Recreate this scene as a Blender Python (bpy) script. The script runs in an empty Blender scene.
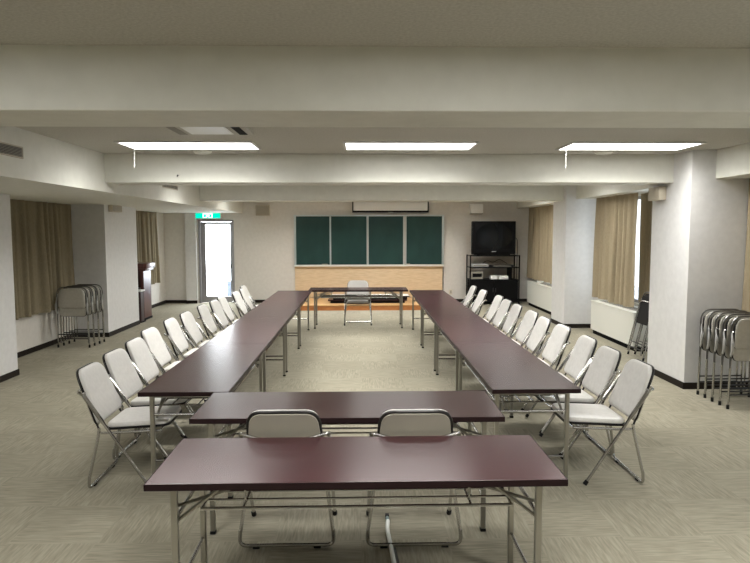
import bpy, bmesh, math, random
from mathutils import Vector, Matrix
random.seed(7)
C = bpy.context.scene.collection
PI = math.pi

# ------------------------------------------------------------------ mesh helpers
def link(o, parent=None):
    C.objects.link(o)
    if parent is not None:
        o.parent = parent
    return o

def obj(name, bm, mat, parent=None, smooth=True, angle=35):
    bmesh.ops.recalc_face_normals(bm, faces=bm.faces)
    me = bpy.data.meshes.new(name)
    bm.to_mesh(me); bm.free()
    if mat is not None:
        me.materials.append(mat)
    if smooth:
        me.polygons.foreach_set('use_smooth', [True] * len(me.polygons))
        me.set_sharp_from_angle(angle=math.radians(angle))
    return link(bpy.data.objects.new(name, me), parent)

def tag(o, label=None, cat=None, group=None, kind=None):
    if label: o['label'] = label
    if cat: o['category'] = cat
    if group: o['group'] = group
    if kind: o['kind'] = kind
    return o

def thing(name, label, cat, loc=(0, 0, 0), rz=0.0, group=None):
    o = bpy.data.objects.new(name, None)
    o.empty_display_size = 0.1
    link(o)
    o.location = loc; o.rotation_euler = (0, 0, rz)
    return tag(o, label, cat, group)

def dup(root, loc, rz, label, group=None):
    r = root.copy(); C.objects.link(r)
    r.location = loc; r.rotation_euler = (0, 0, rz)
    r['label'] = label
    if group: r['group'] = group
    for ch in list(root.children):
        c = ch.copy(); C.objects.link(c); c.parent = r
        for g in list(ch.children):
            d = g.copy(); C.objects.link(d); d.parent = c
    return r

def BM(): return bmesh.new()

def box(bm, x0, x1, y0, y1, z0, z1, bev=0.0, seg=2):
    g = bmesh.ops.create_cube(bm, size=1.0)
    vs = g['verts']
    for v in vs:
        v.co = Vector((x0 + (v.co.x + .5) * (x1 - x0), y0 + (v.co.y + .5) * (y1 - y0), z0 + (v.co.z + .5) * (z1 - z0)))
    if bev > 0:
        es = list({e for v in vs for e in v.link_edges})
        bmesh.ops.bevel(bm, geom=es, offset=bev, segments=seg, affect='EDGES', profile=.5)
    return bm

def fillet(pts, rad, seg=6):
    pts = [Vector(p) for p in pts]
    out = [pts[0]]
    for i in range(1, len(pts) - 1):
        p, a, b = pts[i], pts[i - 1], pts[i + 1]
        da, db = (a - p), (b - p)
        r = min(rad, da.length * .49, db.length * .49)
        p0, p1 = p + da.normalized() * r, p + db.normalized() * r
        for k in range(seg + 1):
            t = k / seg
            out.append((1 - t) ** 2 * p0 + 2 * t * (1 - t) * p + t * t * p1)
    out.append(pts[-1])
    return out

def tube(bm, pts, r, n=8, cap=True):
    pts = [Vector(p) for p in pts]
    rings = []
    tan = []
    for i in range(len(pts)):
        a = pts[max(i - 1, 0)]; b = pts[min(i + 1, len(pts) - 1)]
        tan.append((b - a).normalized())
    t0 = tan[0]
    ref = Vector((0, 0, 1)) if abs(t0.z) < .9 else Vector((1, 0, 0))
    u = t0.cross(ref).normalized()
    for i, p in enumerate(pts):
        t = tan[i]
        u = (u - t * u.dot(t)).normalized()
        w = t.cross(u)
        rr = r[i] if isinstance(r, (list, tuple)) else r
        off = PI / 4 if n == 4 else 0
        rings.append([bm.verts.new(p + (u * math.cos(off + 2 * PI * k / n) + w * math.sin(off + 2 * PI * k / n)) * rr) for k in range(n)])
    for a, b in zip(rings, rings[1:]):
        for k in range(n):
            bm.faces.new((a[k], a[(k + 1) % n], b[(k + 1) % n], b[k]))
    if cap:
        bm.faces.new(rings[0][::-1]); bm.faces.new(rings[-1])
    return bm

def lathe(bm, prof, at=(0, 0, 0), n=24):
    at = Vector(at); rings = []
    for r, z in prof:
        rings.append([bm.verts.new(at + Vector((r * math.cos(2 * PI * k / n), r * math.sin(2 * PI * k / n), z))) for k in range(n)])
    for a, b in zip(rings, rings[1:]):
        for k in range(n):
            bm.faces.new((a[k], a[(k + 1) % n], b[(k + 1) % n], b[k]))
    bm.faces.new(rings[0][::-1]); bm.faces.new(rings[-1])
    return bm

def rounded_trapezoid(w0, w1, b0, b1, rad0, rad1, seg=6):
    """outline (a, b): half width w0 at b0, w1 at b1, corner radii rad0 / rad1."""
    cs = [((-w0, b0), rad0), ((w0, b0), rad0), ((w1, b1), rad1), ((-w1, b1), rad1)]
    out = []
    for i in range(4):
        p = Vector(cs[i][0]); a = Vector(cs[i - 1][0]); b = Vector(cs[(i + 1) % 4][0]); r = cs[i][1]
        p0 = p + (a - p).normalized() * r; p1 = p + (b - p).normalized() * r
        for k in range(seg + 1):
            t = k / seg
            out.append((1 - t) ** 2 * p0 + 2 * t * (1 - t) * p + t * t * p1)
    return out

def cushion(bm, outline, rings, place):
    """rings: list of (inset in metres, depth c); place(a, b, c) -> point. First and last ring are capped with a fan."""
    cen = sum(outline, Vector((0, 0))) / len(outline)
    R = []
    for ins, c in rings:
        ring = []
        for p in outline:
            d = p - cen
            q = cen + d * max(0.0, (d.length - ins) / d.length)
            ring.append(bm.verts.new(place(q.x, q.y, c)))
        R.append(ring)
    n = len(outline)
    for a, b in zip(R, R[1:]):
        for k in range(n):
            bm.faces.new((a[k], a[(k + 1) % n], b[(k + 1) % n], b[k]))
    for ring, c in ((R[0], rings[0][1]), (R[-1], rings[-1][1])):
        m = bm.verts.new(place(cen.x, cen.y, c))
        for k in range(n):
            bm.faces.new((ring[k], ring[(k + 1) % n], m))
    return bm

# ------------------------------------------------------------------ materials
def mat(name, col, rough=.5, metal=0.0, spec=.5, **kw):
    m = bpy.data.materials.new(name); m.use_nodes = True
    b = m.node_tree.nodes['Principled BSDF']
    b.inputs['Base Color'].default_value = (*col, 1)
    b.inputs['Roughness'].default_value = rough
    b.inputs['Metallic'].default_value = metal
    b.inputs['Specular IOR Level'].default_value = spec
    for k, v in kw.items():
        b.inputs[k.replace('_', ' ')].default_value = v
    return m

def N(m, t, **kw):
    n = m.node_tree.nodes.new(t)
    for k, v in kw.items():
        setattr(n, k, v)
    return n

def L(m, a, b): m.node_tree.links.new(a, b)

def noisy(m, c0, c1, scale=20, detail=4, stretch=(1, 1, 1), bump=0.0, bscale=None, coord='Object', lo=.35, hi=.65):
    """colour noise between c0 and c1 plus an optional bump."""
    b = m.node_tree.nodes['Principled BSDF']
    tc = N(m, 'ShaderNodeTexCoord'); mp = N(m, 'ShaderNodeMapping')
    mp.inputs['Scale'].default_value = stretch
    L(m, tc.outputs[coord], mp.inputs['Vector'])
    nz = N(m, 'ShaderNodeTexNoise'); nz.inputs['Scale'].default_value = scale; nz.inputs['Detail'].default_value = detail
    L(m, mp.outputs['Vector'], nz.inputs['Vector'])
    cr = N(m, 'ShaderNodeValToRGB')
    cr.color_ramp.elements[0].position = lo; cr.color_ramp.elements[0].color = (*c0, 1)
    cr.color_ramp.elements[1].position = hi; cr.color_ramp.elements[1].color = (*c1, 1)
    L(m, nz.outputs['Fac'], cr.inputs['Fac']); L(m, cr.outputs['Color'], b.inputs['Base Color'])
    if bump > 0:
        nb = N(m, 'ShaderNodeTexNoise'); nb.inputs['Scale'].default_value = bscale or scale; nb.inputs['Detail'].default_value = 3
        L(m, mp.outputs['Vector'], nb.inputs['Vector'])
        bp = N(m, 'ShaderNodeBump'); bp.inputs['Strength'].default_value = bump; bp.inputs['Distance'].default_value = .004
        L(m, nb.outputs['Fac'], bp.inputs['Height']); L(m, bp.outputs['Normal'], b.inputs['Normal'])
    return m

M = {}
M['wall'] = noisy(mat('wall_paper', (.70, .67, .63), .75, spec=.25), (.68, .65, .605), (.72, .69, .645), 14, bump=.12, bscale=160)
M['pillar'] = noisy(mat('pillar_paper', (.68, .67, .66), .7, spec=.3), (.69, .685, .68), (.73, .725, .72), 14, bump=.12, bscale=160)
M['beam'] = noisy(mat('beam_paint', (.66, .63, .54), .7, spec=.3), (.71, .705, .64), (.745, .74, .675), 9, bump=.08, bscale=180)
M['ceiling'] = noisy(mat('ceiling_board', (.56, .53, .46), .85, spec=.2), (.47, .455, .41), (.56, .545, .495), 70, detail=6, bump=.3, bscale=120)
M['base'] = mat('baseboard_vinyl', (.020, .016, .013), .6, spec=.12)
M['wood_panel'] = noisy(mat('panel_beige', (.72, .56, .36), .5), (.66, .50, .31), (.76, .60, .40), 6, stretch=(1, 1, 9))
M['stage_top'] = noisy(mat('stage_wood', (.62, .36, .15), .35), (.52, .29, .11), (.68, .42, .19), 7, stretch=(1, 12, 1))
M['stage_front'] = noisy(mat('stage_front', (.48, .18, .05), .4), (.42, .15, .04), (.54, .22, .07), 6, stretch=(1, 6, 8))
M['door_metal'] = mat('door_aluminium', (.36, .36, .38), .4, .6)
M['dark_metal'] = mat('dark_metal', (.03, .03, .032), .35, .4)
M['chrome'] = mat('chrome', (.50, .495, .48), .24, 1.0)
M['leg_metal'] = mat('table_leg_metal', (.36, .35, .315), .28, .9)
M['rubber'] = mat('black_rubber', (.010, .010, .010), .6, spec=.15)
M['back_frame'] = mat('dark_frame_tube', (.035, .033, .032), .32, .5)
M['frame_dark_chrome'] = mat('dark_chrome_tube', (.16, .158, .155), .28, .9)
M['vinyl'] = noisy(mat('white_vinyl', (.76, .74, .72), .40, spec=.4), (.66, .645, .62), (.71, .695, .67), 30, bump=.1, bscale=260)
M['vinyl_grey'] = noisy(mat('beige_vinyl', (.50, .48, .43), .48, spec=.4), (.47, .45, .40), (.52, .50, .45), 30, bump=.1, bscale=260)
M['back_shell'] = mat('back_shell', (.40, .37, .31), .5)
M['piping'] = mat('black_piping', (.012, .011, .011), .5, spec=.2)
M['white_paint'] = mat('white_paint', (.80, .80, .78), .4)
M['unit'] = mat('unit_enamel', (.70, .70, .645), .42)
M['beige_plastic'] = mat('beige_plastic', (.50, .45, .36), .55)
M['grille'] = mat('grille_grey', (.24, .225, .19), .6)
M['beige_grille'] = mat('beige_grille', (.38, .34, .27), .6)
M['black'] = mat('black_plastic', (.006, .006, .0065), .45, spec=.08)
M['black_matte'] = mat('black_matte', (.006, .006, .0065), .7, spec=.05)
M['screen'] = mat('tv_glass', (.005, .006, .007), .05, spec=.22)
M['silver'] = mat('silver_plastic', (.52, .52, .52), .35, .5)
M['cream_box'] = mat('white_card', (.82, .82, .80), .55)
M['board_frame'] = mat('board_aluminium', (.62, .68, .68), .35, .6)
M['tray'] = mat('chalk_tray', (.83, .84, .80), .4, .1)
M['cable'] = mat('cable_black', (.01, .01, .01), .5)
M['cable_white'] = mat('cable_white', (.85, .87, .83), .35)
M['teal_plug'] = mat('plug_teal', (.11, .17, .17), .4)
M['socket'] = mat('socket_cream', (.68, .62, .50), .4)
M['green_board'] = noisy(mat('green_board', (.016, .052, .048), .34, spec=.35), (.013, .045, .042), (.020, .062, .056), 3, detail=5, stretch=(1, 1, .5))
M['lectern'] = noisy(mat('lectern_wood', (.085, .022, .018), .28), (.06, .016, .014), (.115, .032, .025), 8, stretch=(5, 5, .5))
M['lectern_in'] = mat('lectern_inside', (.03, .010, .010), .5)

def table_top_mat():
    m = mat('tabletop_rosewood', (.06, .025, .027), .25, spec=.30)
    b = m.node_tree.nodes['Principled BSDF']
    tc = N(m, 'ShaderNodeTexCoord'); mp = N(m, 'ShaderNodeMapping'); mp.inputs['Scale'].default_value = (1.0, 13, 1)
    L(m, tc.outputs['Object'], mp.inputs['Vector'])
    nz = N(m, 'ShaderNodeTexNoise'); nz.inputs['Scale'].default_value = 3.2; nz.inputs['Detail'].default_value = 6; nz.inputs['Roughness'].default_value = .65
    L(m, mp.outputs['Vector'], nz.inputs['Vector'])
    cr = N(m, 'ShaderNodeValToRGB')
    cr.color_ramp.elements[0].position = .33; cr.color_ramp.elements[0].color = (.042, .013, .0165, 1)
    cr.color_ramp.elements[1].position = .70; cr.color_ramp.elements[1].color = (.058, .0195, .0235, 1)
    L(m, nz.outputs['Fac'], cr.inputs['Fac']); L(m, cr.outputs['Color'], b.inputs['Base Color'])
    return m
M['table'] = table_top_mat()
M['table_edge'] = mat('table_edge', (.016, .007, .008), .45, spec=.2)

def carpet_mat():
    m = mat('carpet_tiles', (.3, .28, .23), .95, spec=.1)
    b = m.node_tree.nodes['Principled BSDF']
    g = N(m, 'ShaderNodeNewGeometry'); sp = N(m, 'ShaderNodeSeparateXYZ'); L(m, g.outputs['Position'], sp.inputs[0])
    def mth(op, a, v=None, w=None):
        n = N(m, 'ShaderNodeMath', operation=op)
        for i, q in enumerate((a, v, w)):
            if q is None: continue
            if isinstance(q, (int, float)): n.inputs[i].default_value = q
            else: L(m, q, n.inputs[i])
        return n.outputs[0]
    fx = mth('FLOOR', mth('MULTIPLY', sp.outputs['X'], 2.0)); fy = mth('FLOOR', mth('MULTIPLY', sp.outputs['Y'], 2.0))
    par = mth('FLOORED_MODULO', mth('ADD', fx, fy), 2.0)
    cell = N(m, 'ShaderNodeCombineXYZ'); L(m, fx, cell.inputs[0]); L(m, fy, cell.inputs[1])
    wn = N(m, 'ShaderNodeTexWhiteNoise', noise_dimensions='3D'); L(m, cell.outputs[0], wn.inputs['Vector'])
    def streak(sx, sy):
        mp = N(m, 'ShaderNodeMapping'); mp.inputs['Scale'].default_value = (sx, sy, 1)
        L(m, g.outputs['Position'], mp.inputs['Vector'])
        add = N(m, 'ShaderNodeVectorMath', operation='ADD'); L(m, mp.outputs[0], add.inputs[0])
        sc = N(m, 'ShaderNodeVectorMath', operation='SCALE'); L(m, wn.outputs['Color'], sc.inputs[0]); sc.inputs['Scale'].default_value = 40
        L(m, sc.outputs[0], add.inputs[1])
        nz = N(m, 'ShaderNodeTexNoise'); nz.inputs['Scale'].default_value = 1; nz.inputs['Detail'].default_value = 3; nz.inputs['Distortion'].default_value = .5
        L(m, add.outputs[0], nz.inputs['Vector'])
        return nz.outputs['Fac']
    a = streak(80, 7.0); c = streak(7.0, 80)
    mx = N(m, 'ShaderNodeMix', data_type='FLOAT'); L(m, par, mx.inputs['Factor']); L(m, a, mx.inputs[2]); L(m, c, mx.inputs[3])
    tv = mth('MULTIPLY_ADD', mth('SUBTRACT', wn.outputs['Value'], .5), .09, mx.outputs[0])
    big = N(m, 'ShaderNodeTexNoise'); big.inputs['Scale'].default_value = .9; big.inputs['Detail'].default_value = 3
    L(m, g.outputs['Position'], big.inputs['Vector'])
    tv2 = mth('MULTIPLY_ADD', mth('SUBTRACT', big.outputs['Fac'], .5), .25, tv)
    cr = N(m, 'ShaderNodeValToRGB')
    e = cr.color_ramp.elements
    e[0].position = .25; e[0].color = (.240, .220, .168, 1)
    e[1].position = .75; e[1].color = (.385, .358, .278, 1)
    L(m, tv2, cr.inputs['Fac']); L(m, cr.outputs['Color'], b.inputs['Base Color'])
    fine = N(m, 'ShaderNodeTexNoise'); fine.inputs['Scale'].default_value = 350
    L(m, g.outputs['Position'], fine.inputs['Vector'])
    bp = N(m, 'ShaderNodeBump'); bp.inputs['Strength'].default_value = .5; bp.inputs['Distance'].default_value = .004
    L(m, fine.outputs['Fac'], bp.inputs['Height']); L(m, bp.outputs[0], b.inputs['Normal'])
    return m
M['carpet'] = carpet_mat()

def curtain_mat(name, c0, c1, trans):
    m = mat(name, c0, .85, spec=.15)
    noisy(m, c0, c1, 40, stretch=(6, 6, .6))
    b = m.node_tree.nodes['Principled BSDF']; out = m.node_tree.nodes['Material Output']
    tr = N(m, 'ShaderNodeBsdfTranslucent'); tr.inputs['Color'].default_value = (.62, .46, .24, 1)
    mx = N(m, 'ShaderNodeMixShader'); mx.inputs['Fac'].default_value = trans
    L(m, b.outputs[0], mx.inputs[1]); L(m, tr.outputs[0], mx.inputs[2]); L(m, mx.outputs[0], out.inputs['Surface'])
    return m
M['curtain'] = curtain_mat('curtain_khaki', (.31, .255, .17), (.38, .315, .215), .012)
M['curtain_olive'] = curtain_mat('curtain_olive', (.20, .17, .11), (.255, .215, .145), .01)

def emit(name, col, s):
    m = bpy.data.materials.new(name); m.use_nodes = True
    nt = m.node_tree; nt.nodes.remove(nt.nodes['Principled BSDF'])
    e = nt.nodes.new('ShaderNodeEmission'); e.inputs['Color'].default_value = (*col, 1); e.inputs['Strength'].default_value = s
    nt.links.new(e.outputs[0], nt.nodes['Material Output'].inputs['Surface'])
    return m
LAMP, LAMP_W, SPREAD = 6.0, 25.0, 146
M['lamp'] = emit('fluorescent_diffuser', (1.0, .99, .955), LAMP)
M['exit_green'] = emit('exit_green', (.0, .50, .30), 1.7)
M['exit_white'] = emit('exit_white', (.75, 1.0, .90), 3.0)

def glass(name, trans, col=(1, 1, 1)):
    m = bpy.data.materials.new(name); m.use_nodes = True
    nt = m.node_tree; nt.nodes.remove(nt.nodes['Principled BSDF'])
    t = nt.nodes.new('ShaderNodeBsdfTransparent'); t.inputs['Color'].default_value = (*col, 1)
    k = nt.nodes.new('ShaderNodeBsdfTranslucent'); k.inputs['Color'].default_value = (.95, .97, 1, 1)
    g = nt.nodes.new('ShaderNodeBsdfGlossy'); g.inputs['Roughness'].default_value = .05
    a = nt.nodes.new('ShaderNodeMixShader'); a.inputs['Fac'].default_value = trans
    b = nt.nodes.new('ShaderNodeMixShader'); b.inputs['Fac'].default_value = .06
    nt.links.new(t.outputs[0], a.inputs[1]); nt.links.new(k.outputs[0], a.inputs[2])
    nt.links.new(a.outputs[0], b.inputs[1]); nt.links.new(g.outputs[0], b.inputs[2])
    nt.links.new(b.outputs[0], nt.nodes['Material Output'].inputs['Surface'])
    return m
M['glass'] = glass('window_glass', 0.0, (.36, .37, .38))
M['frosted'] = glass('frosted_glass', .02)

# ------------------------------------------------------------------ room shell
YB, YF = 15.65, -2.6          # back wall / wall behind the camera
XL, XR = -4.80, 4.35
ZC, ZB = 2.63, 2.31           # ceiling, underside of the beams
PL, PR = -4.22, 3.595          # inner faces of the pillars
def struct(name, bm, m, smooth=False, label=None, parent=None):
    o = obj(name, bm, m, parent, smooth)
    if parent is None: o['kind'] = 'structure'
    if label: o['label'] = label
    return o

SX0 = -2.87
struct('floor', box(BM(), XL - .3, XR + .3, YF - .2, YB + .2, -.10, 0), M['carpet'], label='grey beige carpet tile floor with streaked pattern')
struct('ceiling', box(BM(), XL - .3, XR + .3, YF - .2, YB + .2, ZC, ZC + .1), M['ceiling'], label='pale speckled ceiling boards between the beams')

struct('ceiling_near', box(BM(), SX0, XR, YF, 2.97, 2.60, ZC - .0005), M['ceiling'], label='pale speckled ceiling nearest the viewer')
DX0, DX1, DZ = -3.955, -3.10, 2.04        # door opening
bm = BM()
box(bm, XL - .3, DX0, YB, YB + .2, 0, ZC); box(bm, DX1, XR + .3, YB, YB + .2, 0, ZC); box(bm, DX0, DX1, YB, YB + .2, DZ, ZC)
struct('wall_back', bm, M['wall'], label='cream far wall behind the chalkboard')
struct('wall_front', box(BM(), XL - .3, XR + .3, YF - .2, YF, 0, ZC), M['wall'])
struct('wall_left', box(BM(), XL - .2, XL, YF, YB, 0, ZC), M['wall'], label='cream outer wall under the left curtains')
WIN = [(3.0, 5.9), (7.95, 11.0), (12.5, 15.0)]
WZ0, WZ1 = .62, 2.30
bm = BM()
box(bm, XR, XR + .2, YF, YB, 0, WZ0); box(bm, XR, XR + .2, YF, YB, WZ1, ZC)
ys = [YF] + [v for w in WIN for v in w] + [YB]
for i in range(0, len(ys), 2):
    box(bm, XR, XR + .2, ys[i], ys[i + 1], WZ0, WZ1)
struct('wall_right', bm, M['wall'], label='cream outer wall behind the right curtains')
for i, (a, b) in enumerate(WIN):
    f = BM()
    for (y0, y1, z0, z1) in ((a, b, WZ0, WZ0 + .05), (a, b, WZ1 - .05, WZ1), (a, a + .05, WZ0, WZ1), (b - .05, b, WZ0, WZ1), ((a + b) / 2 - .03, (a + b) / 2 + .03, WZ0, WZ1)):
        box(f, XR + .04, XR + .10, y0, y1, z0, z1)
    w = struct('window_%d' % (i + 1), f, M['door_metal'], label='aluminium window behind the right curtains')
    obj('pane', box(BM(), XR + .065, XR + .073, a + .04, b - .04, WZ0 + .04, WZ1 - .04), M['glass'], w, False)

# pillars
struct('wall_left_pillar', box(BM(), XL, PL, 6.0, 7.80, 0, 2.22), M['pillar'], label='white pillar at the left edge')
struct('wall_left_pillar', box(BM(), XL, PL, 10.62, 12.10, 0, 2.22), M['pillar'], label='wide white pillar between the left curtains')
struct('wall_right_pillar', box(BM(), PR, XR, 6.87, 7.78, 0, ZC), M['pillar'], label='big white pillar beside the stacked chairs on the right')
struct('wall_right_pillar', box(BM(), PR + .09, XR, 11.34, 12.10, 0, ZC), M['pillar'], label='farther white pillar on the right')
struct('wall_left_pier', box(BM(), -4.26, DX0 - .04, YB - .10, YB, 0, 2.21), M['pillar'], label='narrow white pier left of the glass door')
# left soffit and right side beam
SX, SZ = -2.87, 2.205
struct('ceiling_soffit', box(BM(), XL, SX, YF, YB, SZ, ZC), M['beam'], label='lowered cream soffit along the left side')
RX, RZ = 3.86, 2.322
struct('ceiling_side_beam', box(BM(), RX, XR, YF, YB, RZ, ZC), M['beam'], label='cream edge beam above the right windows')
for i, y in enumerate((2.97, 7.27, 11.50)):
    struct('ceiling_beam', box(BM(), SX, XR, y, y + .46, ZB, ZC, .004, 1), M['beam'],
           label=('nearest cream cross beam', 'middle cream cross beam', 'farthest cream cross beam')[i] + ' under the ceiling')
# baseboards
bh, bt = .075, .012
def bboard(name, segs):
    bm = BM()
    for s in segs: box(bm, *s, 0, bh, .002, 1)
    struct(name, bm, M['base'])
bboard('baseboard_left', [(XL, XL + bt, 7.80, 10.62), (XL, XL + bt, 12.10, YB), (PL, PL + bt, 5.99, 7.80), (XL, PL + bt, 7.80, 7.80 + bt),
                          (XL, PL + bt, 10.62 - bt, 10.62), (PL, PL + bt, 10.62, 12.10), (XL, PL + bt, 12.10, 12.10 + bt), (XL, XL + bt, YF, 6.0)])
bboard('baseboard_back', [(XL, -4.26, YB - bt, YB), (-4.26, DX0 - .04, YB - .10 - bt, YB - .10), (DX1 + .05, -1.66, YB - bt, YB), (2.08, XR, YB - bt, YB)])
bboard('baseboard_right', [(PR - bt, PR, 6.87 - bt, 7.78), (PR - bt, XR, 6.87 - bt, 6.87), (PR + .09 - bt, PR + .09, 11.34 - bt, 12.10), (PR + .09 - bt, XR, 11.34 - bt, 11.34),
                           (XR - bt, XR, 7.78, 9.05), (XR - bt, XR, 3.0, 6.87)])

# door
d = BM()
for (x0, x1, z0, z1) in ((DX0, DX0 + .045, 0, DZ), (DX1 - .045, DX1, 0, DZ), (DX0, DX1, DZ - .045, DZ)):
    box(d, x0, x1, YB - .03, YB + .14, z0, z1, .004, 1)
door = struct('door_1', d, M['door_metal'], label='glass door with grey metal frame at the far left corner')
lf = BM()
for (x0, x1, z0, z1) in ((DX0 + .048, DX0 + .165, .012, DZ - .05), (DX1 - .095, DX1 - .048, .012, DZ - .05), (DX0 + .165, DX1 - .095, .012, .16), (DX0 + .165, DX1 - .095, DZ - .11, DZ - .05)):
    box(lf, x0, x1, YB + .01, YB + .05, z0, z1, .003, 1)
leaf = obj('door_leaf', lf, M['door_metal'], door)
obj('pane', box(BM(), DX0 + .16, DX1 - .09, YB + .026, YB + .034, .155, DZ - .105), M['frosted'], leaf, False)
h = BM()
box(h, DX1 - .088, DX1 - .058, YB - .005, YB + .012, .86, 1.04, .003, 1)
tube(h, fillet([(DX1 - .073, YB, .95), (DX1 - .073, YB - .05, .95), (DX1 - .17, YB - .05, .95)], .02), .009)
obj('handle', h, M['dark_metal'], leaf)
struct('ground_outside', box(BM(), -9, 9, YB + .25, 30, -.3, -.05), mat('pale_concrete', (.55, .57, .60), .9), label='pale concrete ground outside the glass door')
struct('wall_outside_parapet', box(BM(), -3.62, 1.0, 17.2, 17.35, -.05, .42), mat('blue_grey_parapet', (.025, .04, .065), .8), label='bluish low parapet outside the glass door')

# ------------------------------------------------------------------ ceiling fittings
def lamp(x, y, label, cord=None, z=ZC):
    hx, hy = .64, .25
    t = thing('ceiling_light', label, 'ceiling light', (x, y, z), 0, 'fluorescent ceiling lights')
    f = BM()
    for (x0, x1, y0, y1) in ((-hx - .025, hx + .025, -hy - .025, -hy), (-hx - .025, hx + .025, hy, hy + .025), (-hx - .025, -hx, -hy, hy), (hx, hx + .025, -hy, hy)):
        box(f, x0, x1, y0, y1, -.016, -.002, .003, 1)
    obj('frame', f, M['white_paint'], t)
    obj('diffuser', box(BM(), -hx, hx, -hy, hy, -.012, -.003), M['lamp'], t, False)
    al = bpy.data.lights.new('tube_light', 'AREA'); al.shape = 'RECTANGLE'; al.size = 2 * hx; al.size_y = 2 * hy
    al.energy = LAMP_W; al.color = (1.0, .985, .94); al.spread = math.radians(SPREAD)
    lo = link(bpy.data.objects.new('tube_light', al), t); lo.location = (0, 0, -.014)
    if cord is not None:
        c = obj('pull_cord', tube(BM(), [(cord, hy - .01, -.012), (cord, hy - .01, -.17)], .0016, 6), M['white_paint'], t)
        obj('knob', lathe(BM(), [(.002, -.205), (.004, -.198), (.004, -.18), (.002, -.168)], (cord, hy - .01, 0), 10), M['white_paint'], c)
    return t
lamp(-1.705, 6.53, 'bright fluorescent ceiling light beside the ceiling air conditioner, on the left', -.655)
lamp(.50, 6.53, 'bright fluorescent ceiling light in the middle, with no pull cord')
lamp(2.745, 6.53, 'bright fluorescent ceiling light near the right pillar, with a pull cord', -.56)
HID = [(1.95, 'over the near end of the room'), (9.9, 'past the middle beam'), (13.4, 'before the chalkboard')]
for y, wtxt in HID:
    for x, side in ((-1.72, 'left'), (.50, 'middle'), (2.72, 'right')):
        lamp(x, y, '%s fluorescent ceiling light %s, hidden by a beam' % (side, wtxt), None, 2.60 if y < 2.9 else ZC)

t = thing('air_conditioner', 'white ceiling air conditioner with dark slots behind the left ceiling light', 'air conditioner', (-1.26, 5.36, ZC))
obj('panel', box(BM(), -.33, .33, -.31, .31, -.03, -.002, .008, 2), M['ceiling'], t)
obj('intake', box(BM(), -.19, .17, -.24, .24, -.036, -.0305, .004, 1), M['white_paint'], t)
for x, m in ((-.27, 'grille'), (.25, 'black_matte')):
    obj('slot', box(BM(), x - .035, x + .035, -.27, .27, -.034, -.0305, .001, 1), M[m], t)
for x, y, l in ((-1.70, 6.98, 'round smoke detector on the ceiling behind the left light'), (2.66, 6.96, 'round smoke detector on the ceiling behind the right light')):
    o = obj('smoke_detector', lathe(BM(), [(.05, -.042), (.075, -.036), (.095, -.02), (.10, -.002)], (0, 0, 0)), M['beam'])
    o.location = (x, y, ZC); tag(o, l, 'smoke detector', 'ceiling smoke detectors')

def soffit_vent(y0, y1, z0, z1, label):
    t = thing('air_vent', label, 'vent', (SX + .003, (y0 + y1) / 2, z0), 0, 'grey soffit vents')
    hy = (y1 - y0) / 2; hz = z1 - z0
    f = BM()
    for (a, b, c, e) in ((-hy, hy, 0, .012), (-hy, hy, hz - .012, hz), (-hy, -hy + .012, 0, hz), (hy - .012, hy, 0, hz)):
        box(f, 0, .012, a, b, c, e, .002, 1)
    obj('frame', f, M['beige_plastic'], t)
    s = BM(); n = 6
    for k in range(n):
        z = .014 + (hz - .028) * (k + .2) / n
        box(s, .002, .009, -hy + .012, hy - .012, z, z + (hz - .028) / n * .55)
    obj('grille', s, M['grille'], t)
    obj('backing', box(BM(), 0, .0015, -hy + .01, hy - .01, .01, hz - .01), M['black_matte'], t)
soffit_vent(4.40, 5.52, 2.375, 2.475, 'long grey air vent on the soffit face at the left edge')
soffit_vent(9.35, 10.1, 2.40, 2.47, 'small grey air vent on the soffit face past the middle beam')
o = obj('ceiling_hook', tube(BM(), fillet([(0, 0, 0), (0, -.03, 0), (0, -.035, -.02)], .01), .007, 8), M['dark_metal'])
o.location = (-2.05, 7.268, 2.39); tag(o, 'tiny dark hook on the face of the middle beam', 'hook')

# exit sign
t = thing('exit_sign', 'glowing green exit sign with white running figure above the glass door', 'exit sign', (-3.70, YB - .09, 2.07))
obj('housing', box(BM(), -.31, .31, 0, .085, 0, .135, .006, 1), M['white_paint'], t)
obj('face', box(BM(), -.30, .30, -.006, -.001, .008, .127, .002, 1), M['exit_green'], t)
p = BM()
def plate(bm, poly, y0=-.010, y1=-.0065):
    a = [bm.verts.new((x, y0, z)) for x, z in poly]; b = [bm.verts.new((x, y1, z)) for x, z in poly]
    n = len(poly)
    bm.faces.new(a); bm.faces.new(b[::-1])
    for k in range(n): bm.faces.new((a[k], a[(k + 1) % n], b[(k + 1) % n], b[k]))
for (x0, x1, z0, z1) in ((-.115, -.098, .02, .115), (.098, .115, .02, .115), (-.115, .115, .105, .118), (-.115, -.03, .02, .03), (.05, .115, .02, .03)):
    plate(p, [(x0, z0), (x1, z0), (x1, z1), (x0, z1)])
plate(p, [(.012 + .012 * math.cos(k * PI / 5), .095 + .012 * math.sin(k * PI / 5)) for k in range(10)])
plate(p, [(-.022, .055), (.008, .05), (.022, .078), (-.002, .084)])
plate(p, [(.008, .05), (.030, .046), (.050, .022), (.038, .018), (.020, .036), (-.006, .048)])
plate(p, [(-.020, .056), (-.028, .038), (-.058, .034), (-.058, .022), (-.020, .028), (-.004, .052)])
plate(p, [(.018, .08), (.045, .062), (.052, .070), (.016, .092)])
plate(p, [(-.002, .084), (-.035, .078), (-.044, .06), (-.036, .056), (-.028, .068), (-.004, .072)])
obj('pictogram', p, M['exit_white'], t)

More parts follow.
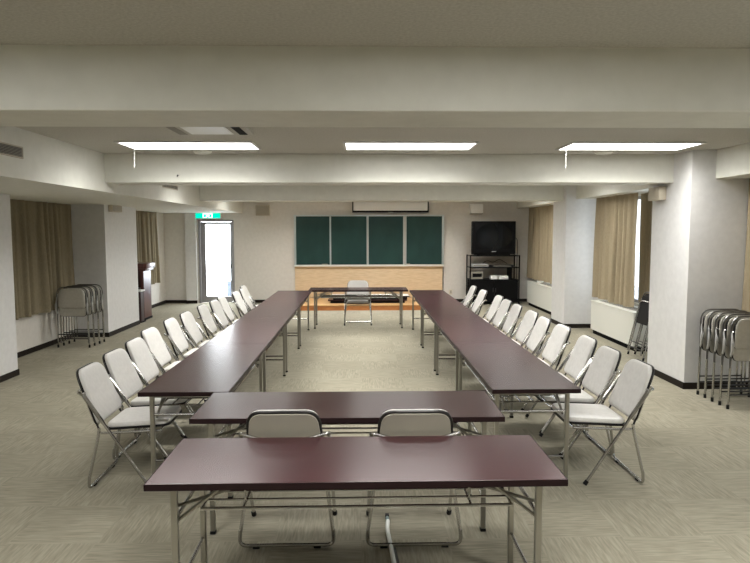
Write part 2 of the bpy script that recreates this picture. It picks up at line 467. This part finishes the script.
# ------------------------------------------------------------------ far wall: boards, screen, panel, stage, tv
t = thing('chalkboard', 'wide green chalkboard of four panels in a pale metal frame', 'chalkboard', (.217, YB - .002, .925))
bw, bhh = 1.81, 1.20
f = BM()
fr = .028
for (x0, x1, z0, z1) in ((-bw - fr, bw + fr, bhh, bhh + fr), (-bw - fr, -bw, -.01, bhh), (bw, bw + fr, -.01, bhh)):
    box(f, x0, x1, -.06, 0, z0, z1, .003, 1)
obj('frame', f, M['board_frame'], t)
xs = [(-1.808, -.955), (-.95, -.048), (-.03, .85), (.90, 1.808)]
for i, (a, b) in enumerate(xs):
    y = -.045 if i in (1, 2) else -.028
    pn = obj('board_panel', box(BM(), a + .012, b - .012, y, y + .02, .015, bhh - .005), M['green_board'], t, False)
    for (x0, x1) in ((a, a + .018), (b - .018, b)):
        obj('panel_edge', box(BM(), x0, x1, y - .006, y + .02, .01, bhh - .003, .002, 1), M['board_frame'], pn)
tr = BM()
box(tr, -bw - fr, bw + fr, -.12, 0, -.028, -.002, .003, 1); box(tr, -bw - fr, bw + fr, -.12, -.108, -.002, .014, .003, 1)
obj('chalk_tray', tr, M['tray'], t)
for x, l, m in ((-1.08, 'dark chalk eraser on the left of the chalkboard tray', M['grille']), (.95, 'dark chalk eraser on the right of the chalkboard tray', M['grille'])):
    e = thing('chalk_eraser', l, 'eraser', (.205 + x, YB - .09, .924), 0, 'erasers on the chalk tray')
    obj('felt', box(BM(), -.075, .075, -.016, .03, 0, .02, .004, 1), m, e)
    obj('backing', box(BM(), -.07, .07, -.014, .028, .0202, .034, .004, 1), M['beige_plastic'], e)

t = thing('projector_screen', 'rolled up projector screen in a long white case above the chalkboard', 'projector screen', (.735, YB - .13, 2.2))
obj('case', box(BM(), -.90, .90, -.05, .07, .055, .265, .01, 2), M['white_paint'], t)
for x in (-.93, .90):
    obj('end_cap', box(BM(), x, x + .03, -.055, .075, .01, .27, .005, 1), M['black'], t)
obj('slot', box(BM(), -.90, .90, -.045, .065, .012, .0545, .004, 1), M['black'], t)
obj('pull_tab', box(BM(), -.06, .06, -.054, -.046, .002, .02, .002, 1), M['silver'], t)
for x in (-.7, .7):
    obj('bracket', box(BM(), x - .02, x + .02, .07, .128, .12, .235, .004, 1), M['white_paint'], t)

o = obj('wall_mounted_panel', box(BM(), -1.61, 2.03, YB - .03, YB - .002, .125, .893, .002, 1), M['wood_panel'])
tag(o, 'plain beige wooden panel on the wall below the chalkboard', 'wall panel')
t = thing('stage_platform', 'low orange brown wooden platform in front of the chalkboard', 'platform', (.205, 14.03, 0))
obj('deck', box(BM(), -1.85, 1.85, -.01, 1.57, .10, .12, .004, 1), M['stage_top'], t)
obj('front_board', box(BM(), -1.84, 1.84, 0, 1.56, 0, .10), M['stage_front'], t, False)
# folded tables on the platform
def flat_table(x, y, z, rz, label, top='table'):
    t = thing('folded_table', label, 'folded table', (x, y, z), rz, 'folded tables on the platform')
    obj('tabletop', box(BM(), -.9, .9, -.225, .225, .052, .080, .004, 1), M[top], t)
    obj('edge_band', box(BM(), -.904, .904, -.229, .229, .054, .078, .004, 1), M['table_edge'], t)
    for s in (-1, 1):
        l = BM()
        tube(l, fillet([(s * .78, -.17, .026), (s * .14, -.17, .026), (s * .14, .17, .026), (s * .78, .17, .026)], .03), .012)
        obj('leg', l, M['leg_metal'], t)
    r = BM()
    for yy in (-.2, .2): box(r, -.85, .85, yy - .012, yy + .012, 0, .0518, .002, 1)
    obj('side_rail', r, M['black'], t)
flat_table(.16, 14.62, .121, 0, 'lower of two dark folded tables lying on the platform')
flat_table(.22, 14.66, .2025, 0, 'upper of two folded tables lying on the platform, with a pale top', 'white_paint')
o = obj('wall_mounted_pointer', tube(BM(), [(2.045, YB - .02, .30), (2.045, YB - .02, .88)], [.006, .009], 8), M['dark_metal'])
tag(o, 'thin dark pointer stick hanging at the right edge of the beige panel', 'pointer stick')
t = thing('wall_socket', 'small cream wall outlet right of the beige panel', 'wall socket', (2.24, YB - .002, .25))
obj('plate', box(BM(), -.04, .04, -.01, 0, -.06, .06, .004, 2), M['socket'], t)
for z in (-.02, .02):
    obj('outlet', box(BM(), -.018, .018, -.013, -.0101, z - .012, z + .012, .002, 1), M['grille'], t)

# tv stand and tv
t = thing('tv_stand', 'black metal and wood television rack in the far right corner', 'tv stand', (3.20, 15.02, 0))
W2, D2 = .585, .50
for sx in (-1, 1):
    for y in (0, D2):
        obj('post', box(BM(), sx * W2 - .014, sx * W2 + .014, y - .014, y + .014, .05, 1.185, .003, 1), M['black'], t)
        obj('caster', lathe(BM(), [(.02, 0), (.03, .012), (.03, .036), (.015, .05)], (sx * W2, y, 0), 12), M['black'], t)
for z in (.06, .58, .875, 1.155):
    obj('shelf', box(BM(), -W2 + .012, W2 - .012, .002, D2 - .002, z, z + .022, .003, 1), M['black'], t)
obj('cabinet', box(BM(), -W2 + .016, W2 - .016, .03, D2 - .02, .0825, .5795), M['black_matte'], t, False)
for s in (-1, 1):
    dd = obj('door', box(BM(), min(s * .004, s * (W2 - .02)), max(s * .004, s * (W2 - .02)), .010, .0295, .085, .577, .003, 1), M['black'], t)
    obj('handle', box(BM(), s * .03 - .006, s * .03 + .006, -.004, .0098, .30, .40, .002, 1), M['dark_metal'], dd)
for x in (.40, ):
    obj('divider', box(BM(), x, x + .016, .02, D2 - .02, .6025, .8745), M['black'], t, False)
SY = 15.02
t = thing('television', 'large black tube television on the black rack', 'television', (3.165, SY - .02, 1.179))
tb = BM()
box(tb, -.52, .52, 0, .14, .03, .81, .015, 2)
obj('cabinet', tb, M['black'], t)
bk = BM()
vs = []
for (y, w, z0, z1) in ((.142, .50, .05, .79), (.40, .33, .12, .66), (.50, .30, .14, .60)):
    vs.append([bk.verts.new((x, y, z)) for x, z in ((-w, z0), (w, z0), (w, z1), (-w, z1))])
for a, b in zip(vs, vs[1:]):
    for k in range(4): bk.faces.new((a[k], a[(k + 1) % 4], b[(k + 1) % 4], b[k]))
bk.faces.new(vs[0]); bk.faces.new(vs[-1][::-1])
obj('rear_housing', bk, M['black_matte'], t, False)
sc = BM(); nx, nz = 16, 12; g = []
for j in range(nz + 1):
    row = []
    for i in range(nx + 1):
        u, v = i / nx * 2 - 1, j / nz * 2 - 1
        row.append(sc.verts.new((u * .455, -.014 + .030 * (u * u + v * v) / 2, .455 + v * .325)))
    g.append(row)
for j in range(nz):
    for i in range(nx): sc.faces.new((g[j][i], g[j][i + 1], g[j + 1][i + 1], g[j + 1][i]))
obj('screen', sc, M['screen'], t)
bz = BM()
for (x0, x1, z0, z1) in ((-.50, -.452, .05, .80), (.452, .50, .05, .80), (-.452, .452, .775, .80), (-.452, .452, .06, .132)):
    box(bz, x0, x1, -.016, .002, z0, z1, .004, 1)
obj('bezel', bz, M['black'], t)
obj('badge', box(BM(), -.05, .05, -.019, -.0165, .088, .100, .001, 1), M['silver'], t)
obj('base', box(BM(), -.40, .40, .02, .42, .0005, .0295), M['black'], t, False)
def gadget(name, x0, x1, z0, hgt, dep, m, label, cat, dark=None, y=0.06):
    t = thing(name, label, cat, ((x0 + x1) / 2, SY + y, z0))
    w = (x1 - x0) / 2
    obj('case', box(BM(), -w, w, 0, dep, .004, hgt, .004, 1), m, t)
    for sx in (-1, 1):
        obj('foot', lathe(BM(), [(.012, 0), (.012, .0035)], (sx * (w - .03), .05, 0), 10), M['rubber'], t)
    if dark is not None:
        obj('front_panel', box(BM(), -w * .8, w * .8, -.004, -.0002, hgt * .3, hgt * .75, .001, 1), dark, t)
    return t
gadget('video_player', 2.66, 3.06, .8975, .075, .30, M['silver'], 'silver disc player on the upper shelf of the black rack', 'video player', M['grille'])
gadget('cable_box', 3.12, 3.66, .8975, .045, .26, M['black'], 'flat black receiver on the upper right shelf of the rack', 'receiver', M['grille'])
gadget('cassette_deck', 2.65, 2.93, .6025, .19, .30, M['grille'], 'dark video cassette deck on the lower left shelf of the rack', 'cassette deck', M['black'])
o = obj('paper_box', box(BM(), 3.12, 3.28, SY + .05, SY + .25, .6025, .69, .004, 1), M['cream_box']); tag(o, 'small white box beside the cassette deck, narrower of two', 'box')
o = obj('paper_box', box(BM(), 3.31, 3.54, SY + .05, SY + .25, .6025, .685, .004, 1), M['cream_box']); tag(o, 'wider white box on the lower shelf next to the divider', 'box')
cb = BM()
tube(cb, fillet([(2.95, SY + .44, .93), (3.1, SY + .46, 1.05), (3.25, SY + .44, .98), (3.4, SY + .46, 1.08), (3.6, SY + .45, .96)], .08), .007, 6)
o = obj('shelf_cable', cb, M['cable']); tag(o, 'black cables hanging behind the players on the rack', 'cable')
cb = BM()
tube(cb, fillet([(3.69, SY + .14, 1.62), (3.76, SY + .12, 1.55), (3.77, SY + .14, 1.32), (3.805, SY + .3, 1.22), (3.82, SY + .4, .55), (3.83, SY + .42, .01), (3.95, SY + .35, .008)], .06), .008, 6)
o = obj('power_cord', cb, M['cable']); tag(o, 'black power cord hanging down the side of the television', 'cord')

t = thing('wall_mounted_speaker', 'white speaker box high on the far wall above the television', 'speaker', (2.835, YB - .003, 2.155), 0)
obj('case', box(BM(), -.15, .15, -.20, 0, .03, .26, .012, 2), M['white_paint'], t)
obj('grille', box(BM(), -.145, .145, -.195, -.01, .012, .0295, .004, 1), M['grille'], t)
t = thing('wall_mounted_speaker', 'beige square speaker grille on the far wall between door and chalkboard', 'speaker', (-2.37, YB - .003, 2.14), 0)
obj('case', box(BM(), -.17, .17, -.10, 0, 0, .25, .008, 2), M['beige_plastic'], t)
obj('grille', box(BM(), -.15, .15, -.106, -.1005, .02, .23, .002, 1), M['beige_grille'], t)
t = thing('wall_mounted_speaker', 'small beige box on the wide left pillar', 'speaker', (PL + .003, 11.0, 2.09), 0)
obj('case', box(BM(), 0, .07, -.22, .22, 0, .12, .008, 2), M['beige_plastic'], t)
obj('grille', box(BM(), .0705, .075, -.20, .20, .012, .108, .002, 1), M['beige_grille'], t)
t = thing('wall_mounted_speaker', 'beige box at the top of the big right pillar', 'speaker', (PR - .003, 7.56, 2.10), 0)
obj('case', box(BM(), -.09, 0, -.14, .14, .02, .175, .008, 2), M['beige_plastic'], t)
obj('grille', box(BM(), -.094, -.0905, -.12, .12, .035, .16, .002, 1), M['beige_plastic'], t)

# ------------------------------------------------------------------ curtains and window units
def curtain(x, y0, y1, z0, z1, m, label, amp=.095, period=.19, seed=1):
    rnd = random.Random(seed)
    bm = BM(); n = max(24, int((y1 - y0) / .008)); rows = 12; sd = -1 if x > 0 else 1
    ph = []; a = rnd.random() * 6
    for i in range(n + 1):
        a += 2 * PI * (y1 - y0) / n / period * (1 + .35 * math.sin(i * .05 + seed))
        ph.append(a)
    grid = []
    for j in range(rows + 1):
        t = j / rows; row = []
        for i in range(n + 1):
            s = i / n
            am = amp * (.55 + .45 * t) * (1 + .3 * math.sin(s * 9 + seed))
            fold = (.75 + .25 * math.sin(ph[i] * .41 + seed)) / (1 + math.exp(-4.5 * (math.sin(ph[i]) + .25 * math.sin(ph[i] * .5 + 1))))
            row.append(bm.verts.new((x + sd * (am * fold + .012 * math.sin(ph[i] * .37 + t * 2) ** 2), y0 + s * (y1 - y0) + .016 * math.sin(ph[i]) * (.4 + .6 * t),
                                     z1 + (z0 - z1) * t + (.006 * math.sin(ph[i] * .5 + 1) if j == rows else 0))))
        grid.append(row)
    for j in range(rows):
        for i in range(n):
            bm.faces.new((grid[j][i], grid[j][i + 1], grid[j + 1][i + 1], grid[j + 1][i]))
    o = obj('curtain', bm, m, None, True, 80)
    return tag(o, label, 'curtain', 'pleated window curtains')
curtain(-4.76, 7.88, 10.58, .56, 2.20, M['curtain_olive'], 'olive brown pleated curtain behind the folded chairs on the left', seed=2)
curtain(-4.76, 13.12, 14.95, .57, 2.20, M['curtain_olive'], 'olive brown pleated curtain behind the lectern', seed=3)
curtain(4.14, 9.36, 10.97, .60, 2.40, M['curtain'], 'wide khaki pleated curtain over the window unit between the right pillars', seed=4)
curtain(4.335, 8.96, 9.74, .66, 2.40, M['curtain'], 'narrow khaki curtain strip right of the bright window gap', seed=5, amp=.035, period=.16)
curtain(4.20, 12.25, 15.60, .61, 2.40, M['curtain'], 'khaki pleated curtain beside the television, in the far right corner', seed=6)
curtain(4.24, 4.4, 6.845, .60, 2.40, M['curtain'], 'khaki curtain at the right edge behind the stacked folded chairs', seed=8)

def unit(y0, y1, label):
    t = thing('window_heater_cabinet', label, 'heater cabinet', (3.96, (y0 + y1) / 2, 0), 0, 'heater cabinets under the windows')
    hy = (y1 - y0) / 2
    obj('body', box(BM(), .005, .375, -hy, hy, .075, .555, .003, 1), M['unit'], t)
    obj('top_panel', box(BM(), -.006, .378, -hy - .004, hy + .004, .5555, .575, .004, 1), M['unit'], t)
    obj('plinth', box(BM(), .04, .36, -hy + .02, hy - .02, 0, .0748), M['black_matte'], t, False)
    gr = BM()
    for k in range(10):
        box(gr, .10 + k * .02, .108 + k * .02, -hy + .1, hy - .1, .5752, .578)
    obj('grille', gr, M['grille'], t, False)
unit(9.06, 10.76, 'cream window cabinet with dark plinth between the two right pillars')
unit(12.9, 14.95, 'cream window cabinet with dark plinth in the far right corner')
o = obj('dish', lathe(BM(), [(.03, 0), (.06, .02), (.075, .05), (.068, .05), (.05, .03), (.01, .02)], (4.06, 14.2, .5785), 20), M['cream_box'])
o.location = (0, 0, 0); tag(o, 'small white round dish on the far window cabinet', 'dish')

# ------------------------------------------------------------------ folding chairs
P0 = Vector((.03, .42)); PU = Vector((-.135, .37)).normalized(); PN = Vector((PU.y, -PU.x))   # backrest plane in (y, z)
def on_back(a, b, c):
    c2 = c - .028 + .55 * a * a          # gently dished backrest
    q = P0 + PU * b + PN * c2
    return Vector((a, q.x, q.y))
def make_chair(label, group):
    t = thing('folding_chair', label, 'folding chair', (0, 0, 0), 0, group)
    # seat
    ol = rounded_trapezoid(.202, .194, .070, .495, .06, .07)
    def on_seat(a, b, c): return Vector((a, b, .412 + .045 * (b - .07) + c))
    s = obj('seat', cushion(BM(), ol, [(.004, .006), (.0, .014), (.002, .027), (.010, .036), (.03, .041), (.10, .044)], on_seat), M['vinyl'], t)
    obj('piping', cushion(BM(), ol, [(.02, -.012), (-.004, -.010), (-.006, -.002), (-.004, .006), (.01, .0058)], on_seat), M['piping'], s)
    # backrest
    ob = rounded_trapezoid(.232, .190, .022, .421, .05, .092, 8)
    b = obj('backrest', cushion(BM(), ob, [(.004, .004), (.0035, .011), (.006, .021), (.013, .028), (.032, .033), (.09, .034)], on_back), M['vinyl'], t)
    obj('piping', cushion(BM(), ob, [(.016, -.008), (.002, -.008), (-.001, -.003), (-.001, .003), (.001, .006), (.012, .006)], on_back), M['piping'], b)
    obj('back_panel', cushion(BM(), ob, [(.06, -.0165), (.014, -.016), (.013, -.0085)], on_back), M['back_shell'], b)['label'] = 'grey beige panel on the rear of the backrest'
    # frame
    bf = BM()
    n = len(ob) // 4
    path = [on_back(p.x * .985, p.y - .003, -.006) for p in ob[2 * n:]]
    path = [Vector((.212, .032, .405))] + path[:2 * n] + [Vector((-.212, .032, .405))]
    tube(bf, path, .0072)
    obj('back_frame', bf, M['back_frame'], t)
    for sx in (-1, 1):
        obj('leg', tube(BM(), fillet([(sx * .212, .032, .42), (sx * .218, .025, .36), (sx * .258, -.027, .09)], .03), .0105), M['chrome'], t)
    obj('floor_bar', tube(BM(), fillet([(-.258, -.027, .10), (-.262, -.032, .0165), (.262, -.032, .0165), (.258, -.027, .10)], .05), .0108), M['chrome'], t)
    for sx in (-1, 1):
        obj('foot_pad', box(BM(), sx * .17 - .02, sx * .17 + .02, -.044, -.020, 0.0005, .012, .003, 1), M['rubber'], t)
    for sx in (-1, 1):
        l = obj('leg', tube(BM(), [(sx * .238, -.060, .662), (sx * .239, -.045, .640), (sx * .242, .062, .478), (sx * .2424, .075, .459), (sx * .250, .365, .022)], [.010, .0145, .0145, .0105, .0105]), M['chrome'], t)
        obj('rubber_foot', tube(BM(), [(sx * .2497, .356, .0345), (sx * .2502, .374, .009)], [.0145, .0155]), M['rubber'], l)
        obj('pivot', tube(BM(), [(sx * .198, -.062, .662), (sx * .250, -.062, .662)], .010), M['chrome'], l)
    cb = fillet([(-.238, -.060, .662), (-.234, -.092, .672), (-.10, -.142, .652), (.10, -.142, .652), (.234, -.092, .672), (.238, -.060, .662)], .05, 5)
    obj('back_crossbar', tube(BM(), cb, .0095), M['chrome'], t)
    sf = BM()
    for sx in (-1, 1):
        tube(sf, fillet([(sx * .218, .045, .388), (sx * .218, .10, .386), (sx * .205, .45, .398)], .05), .009)
    tube(sf, [(-.205, .44, .396), (.205, .44, .396)], .008)
    obj('seat_frame', sf, M['chrome'], t)
    return t
ORD = ['first', 'second', 'third', 'fourth', 'fifth', 'sixth', 'seventh', 'eighth', 'ninth', 'tenth', 'eleventh', 'twelfth']
left = [(-1.825, 4.50, 1), (-1.86, 5.045, -1), (-1.89, 5.585, 0), (-1.965, 6.20, -1), (-1.97, 6.90, 1), (-1.95, 7.45, 0), (-1.94, 8.18, 1), (-1.91, 8.73, -1), (-1.93, 9.27, 0),
        (-1.87, 10.03, -1), (-1.86, 10.575, 1), (-1.95, 11.12, 0)]
right = [(1.92, 4.485, 0), (1.91, 5.03, 1), (1.93, 5.58, -1), (1.93, 6.28, 1), (1.91, 6.86, -1), (1.93, 7.42, 1), (1.92, 8.10, -1), (1.91, 8.65, 1), (1.93, 9.225, 0), (1.87, 10.12, 1), (1.85, 10.9, -1)]
proto = None
def put_chair(x, y, rz, label, group):
    global proto
    if proto is None:
        proto = make_chair(label, group); proto.location = (x, y, 0); proto.rotation_euler = (0, 0, rz)
        return proto
    return dup(proto, (x, y, 0), rz, label, group)
for i, (x, y, a) in enumerate(left):
    w = 'from the near end' if i < 6 else 'from the far end'
    k = i if i < 6 else 11 - i
    put_chair(x, y, -PI / 2 + math.radians(a), '%s white padded folding chair %s along the left tables' % (ORD[k], w), 'white chairs along the left tables')
for i, (x, y, a) in enumerate(right):
    w = 'from the near end' if i < 6 else 'from the far end'
    k = i if i < 6 else 10 - i
    put_chair(x, y, PI / 2 + math.radians(a), '%s white padded folding chair %s along the right tables' % (ORD[k], w), 'white chairs along the right tables')
put_chair(-.415, 3.45, 0, 'folding chair seen from behind, left of the two between the front tables', 'chairs between the front tables')
put_chair(.295, 3.44, 0, 'folding chair seen from behind, right of the two between the front tables', 'chairs between the front tables')
put_chair(-.05, 12.12, PI, 'white folding chair facing the room behind the far end table', None)

# folded chairs stored on their feet
def make_folded(label, group):
    t = thing('folded_chair', label, 'folded chair', (0, 0, 0), 0, group)
    bf = BM()
    tube(bf, fillet([(-.234, 0, .40), (-.238, 0, .92), (.238, 0, .92), (.234, 0, .40)], .125, 8), .0085)
    obj('back_frame', bf, M['frame_dark_chrome'], t)
    for sx in (-1, 1):
        l = obj('leg', tube(BM(), [(sx * .234, 0, .41), (sx * .242, -.004, .025)], .0100), M['chrome'], t)
        obj('rubber_foot', tube(BM(), [(sx * .2418, -.004, .042), (sx * .242, -.004, 0)], .014), M['rubber'], l)
    ff = BM()
    tube(ff, fillet([(-.215, .030, .06), (-.212, .034, .10), (-.205, .036, .76), (-.12, .042, .79), (.12, .042, .79), (.205, .036, .76), (.212, .034, .10), (.215, .030, .06)], .05, 5), .0098)
    obj('leg_frame', ff, M['chrome'], t)
    cbm = BM()
    tube(cbm, [(-.212, .03, .13), (.212, .03, .13)], .008); tube(cbm, [(-.236, -.002, .20), (.236, -.002, .20)], .008)
    obj('crossbar', cbm, M['dark_metal'], t)
    for sx in (-1, 1):
        obj('seat_bracket', tube(BM(), [(sx * .228, .012, .82), (sx * .236, -.022, .70), (sx * .238, -.034, .66), (sx * .238, -.030, .57), (sx * .230, .015, .50)], [.006, .009, .017, .015, .006]), M['silver'], t)
    ob = rounded_trapezoid(.212, .200, .60, .902, .045, .10)
    def pl(a, b, c): return Vector((a, -.004 - c, b))
    b = obj('backrest', cushion(BM(), ob, [(.004, .006), (0, .010), (.002, .018), (.010, .024), (.03, .027), (.09, .028)], pl), M['vinyl_grey'], t)
    obj('piping', cushion(BM(), ob, [(.012, -.008), (.001, -.008), (-.001, -.002), (.001, .003), (.01, .003)], pl), M['piping'], b)
    os_ = rounded_trapezoid(.204, .196, .475, .86, .06, .05)
    def ps(a, b, c): return Vector((a, .012 - c, b))
    s = obj('seat', cushion(BM(), os_, [(.004, .004), (0, .008), (.002, .013), (.010, .0165), (.04, .018)], ps), M['vinyl_grey'], t)
    obj('piping', cushion(BM(), os_, [(.012, -.012), (-.004, -.011), (-.006, -.004), (-.003, .004), (.01, .0038)], ps), M['piping'], s)
    return t
fproto = None
def put_folded(x, y, rz, label, group):
    global fproto
    if fproto is None:
        fproto = make_folded(label, group); fproto.location = (x, y, 0); fproto.rotation_euler = (0, 0, rz)
        return fproto
    return dup(fproto, (x, y, 0), rz, label, group)
NTH = ['frontmost', 'second', 'third', 'fourth', 'rearmost']
for k in range(5):
    put_folded(3.87, 6.09 + .14 * k, math.radians(2), '%s folded chair of the row standing against the big right pillar' % (NTH[k] if k in (0, 4) else NTH[k] + ' from the front'), 'folded chairs by the right pillar')
for k in range(4):
    nm = ['frontmost', 'second from the front', 'third from the front', 'rearmost'][k]
    put_folded(-4.365 + .008 * k, 9.66 + .165 * k, math.radians(-3), '%s folded chair standing under the left curtain' % nm, 'folded chairs under the left curtain')
for k in range(3):
    nm = ['nearest the window cabinet edge', 'in the middle', 'nearest the window'][k]
    o = put_folded(3.80 + .10 * k, 8.60, PI / 2, 'folded chair leaning behind the big right pillar, %s' % nm, 'folded chairs behind the right pillar')
    o.rotation_euler = (math.radians(13), 0, PI / 2); o.location.z = .007

# ------------------------------------------------------------------ folding tables
def make_table(label, group):
    t = thing('folding_table', label, 'folding table', (0, 0, 0), 0, group)
    top = obj('tabletop', box(BM(), -.896, .896, -.296, .296, .672, .700, .002, 1), M['table'], t)
    e = BM()
    for (x0, x1, y0, y1) in ((-.899, .899, -.2995, -.2962), (-.899, .899, .2962, .2995), (-.899, -.8962, -.2995, .2995), (.8962, .899, -.2995, .2995)):
        box(e, x0, x1, y0, y1, .671, .6995)
    obj('edge_band', e, M['table_edge'], top, False)['label'] = 'near black edge strip'
    for sx in (-1, 1):
        for sy in (-1, 1):
            l = obj('leg', box(BM(), sx * .79 - .014, sx * .79 + .014, sy * .243 - .014, sy * .243 + .014, .018, .6715, .003, 1), M['leg_metal'], t)
            obj('foot_cap', box(BM(), sx * .79 - .016, sx * .79 + .016, sy * .243 - .016, sy * .243 + .016, 0, .0179, .003, 1), M['rubber'], l)
            obj('brace', tube(BM(), [(sx * .79, sy * .212, .50), (sx * .58, sy * .212, .662)], .0085), M['leg_metal'], t)
            obj('brace', tube(BM(), [(sx * .79, sy * .192, .56), (sx * .46, sy * .192, .664)], .0075), M['leg_metal'], t)
        for z in (.20, .52):
            obj('crossbar', tube(BM(), [(sx * .79, -.24, z), (sx * .79, .24, z)], .0095), M['chrome'], t)
        obj('hinge_rail', box(BM(), sx * .79 - .02, sx * .79 + .02, -.235, .235, .640, .6712, .004, 1), M['leg_metal'], t)
        hg = BM()
        for y in (-.16, .16):
            tube(hg, fillet([(sx * .5, y, .668), (sx * .5, y, .57), (sx * .5, y + .02, .556)], .01), .005)
        obj('shelf_hanger', hg, M['chrome'], t)
    r = BM()
    for y in (-.22, -.13, -.04, .05, .14, .22):
        tube(r, [(-.68, y, .558), (.68, y, .558)], .0055 if abs(y) < .2 else .0075)
    for x in (-.68, -.5, .5, .68):
        tube(r, [(x, -.222, .555), (x, .222, .555)], .006)
    obj('wire_shelf', r, M['chrome'], t)
    return t
tproto = make_table('nearest dark brown folding table, standing before all the chairs', None)
tproto.location = (-.016, 2.912, 0); tproto.rotation_euler = (0, 0, .004)
dup(tproto, (-.074, 3.84, 0), -.004, 'dark brown folding table with two chairs pushed in, second from the camera')
dup(tproto, (-.04, 11.67, 0), 0, 'dark brown folding table across the far end before the platform')
WH = ['nearest', 'second from the near end', 'third from the near end', 'farthest']
for k in range(4):
    y = 4.150 + .9 + 1.8 * k
    dup(tproto, (-1.174 + (k - 1.5) * .0, y, 0), PI / 2, 'dark brown folding table, %s in the left row' % WH[k], 'tables of the left row')
    dup(tproto, (1.180, y + .008, 0), PI / 2, 'dark brown folding table, %s in the right row' % WH[k], 'tables of the right row')

# ------------------------------------------------------------------ lectern and small things
t = thing('lectern', 'tall reddish brown wooden lectern beside the wide left pillar', 'lectern', (-4.475, 12.62, 0))
obj('side_panel', box(BM(), .13, .19, -.02, .42, .04, .98, .004, 1), M['lectern'], t)
obj('side_panel', box(BM(), -.25, -.19, -.02, .42, .04, .98, .004, 1), M['lectern'], t)
obj('back_panel', box(BM(), -.19, .13, .38, .42, .04, .98, .004, 1), M['lectern'], t)
obj('shelf', box(BM(), -.1895, .1295, .0, .3795, .60, .625, .002, 1), M['lectern_in'], t)
obj('front_panel', box(BM(), -.1895, .1295, .03, .05, .0405, .598), M['lectern_in'], t, False)
tp = BM()
box(tp, -.26, .24, -.06, .46, .981, 1.03, .006, 2); box(tp, -.27, .27, -.08, .48, 1.03, 1.13, .008, 2)
obj('top', tp, M['lectern'], t)
obj('plinth', box(BM(), -.26, .20, -.03, .43, 0, .0395, .004, 1), M['black_matte'], t)
t = thing('side_stand', 'small dark stand with pale top in front of the lectern', 'stand', (-4.37, 12.36, 0))
obj('body', box(BM(), -.10, .13, -.08, .10, .02, .60, .004, 1), M['lectern_in'], t)
obj('top', box(BM(), -.12, .15, -.10, .12, .601, .63, .004, 1), M['cream_box'], t)
obj('base', box(BM(), -.12, .15, -.10, .12, 0, .0195, .003, 1), M['black_matte'], t)

t = thing('floor_cable', 'white cable with a dark plug lying on the carpet under the nearest table', 'cable', (0, 0, 0))
pts = fillet([(.160, 3.70, .016), (.152, 3.60, .014), (.166, 3.35, .013), (.176, 3.10, .012), (.19, 2.6, .011), (.10, 2.1, .011), (-.2, 1.9, .011)], .08)
obj('sheath', tube(BM(), pts, .0125, 10), M['cable_white'], t)
pg = obj('plug', tube(BM(), [(.159, 3.696, .016), (.158, 3.75, .016)], [.012, .010], 10), M['teal_plug'], t)
obj('tip', tube(BM(), [(.158, 3.751, .016), (.158, 3.78, .016)], .016, 4), M['rubber'], pg)
o = obj('loose_wire', tube(BM(), fillet([(.184, 3.385, .009), (.190, 3.3, .008), (.203, 3.1, .008), (.225, 2.6, .008), (.3, 2.0, .008)], .1), .007, 8), M['cable'])
tag(o, 'thin black cord beside the white cable on the carpet', 'cord')

# ------------------------------------------------------------------ world, camera, view
def portal(loc, rot, sx, sy):
    p = bpy.data.lights.new('daylight_portal', 'AREA'); p.shape = 'RECTANGLE'; p.size = sx; p.size_y = sy
    p.cycles.is_portal = True
    o = link(bpy.data.objects.new('daylight_portal', p)); o.location = loc; o.rotation_euler = rot
portal(((DX0 + DX1) / 2 + .03, YB + .06, 1.04), (-PI / 2, 0, 0), .62, 1.80)
for a, b in WIN:
    portal((XR + .12, (a + b) / 2, (WZ0 + WZ1) / 2), (0, PI / 2, 0), WZ1 - WZ0, b - a)

w = bpy.data.worlds.new('sky'); bpy.context.scene.world = w; w.use_nodes = True
w.node_tree.nodes['Background'].inputs['Color'].default_value = (.90, .96, 1.0, 1)
w.node_tree.nodes['Background'].inputs['Strength'].default_value = 16.0

f, th, ps, ro, h = 634.44, .0793, .0229, -.0016, 1.76
fw = Vector((math.sin(ps) * math.cos(th), math.cos(ps) * math.cos(th), -math.sin(th)))
rt = Vector((math.cos(ps), -math.sin(ps), 0)); up = rt.cross(fw)
r2 = rt * math.cos(ro) + up * math.sin(ro); u2 = r2.cross(fw)
cam = bpy.data.cameras.new('camera'); cam.sensor_width = 36; cam.lens = 36 * f / 750; cam.clip_start = .05
co = link(bpy.data.objects.new('camera', cam))
co.matrix_world = Matrix(((r2.x, u2.x, -fw.x, 0), (r2.y, u2.y, -fw.y, 0), (r2.z, u2.z, -fw.z, h), (0, 0, 0, 1)))
S = bpy.context.scene
S.camera = co
S.view_settings.view_transform = 'Standard'; S.view_settings.look = 'None'
S.view_settings.exposure = 0.42; S.view_settings.gamma = 1; S.view_settings.use_curve_mapping = False
S.cycles.use_adaptive_sampling = False
S.cycles.denoising_prefilter = 'ACCURATE'
S.cycles.max_bounces = 10; S.cycles.diffuse_bounces = 6; S.cycles.glossy_bounces = 4; S.cycles.transparent_max_bounces = 12
S.cycles.caustics_reflective = False; S.cycles.caustics_refractive = False
S.cycles.sample_clamp_indirect = 6.0
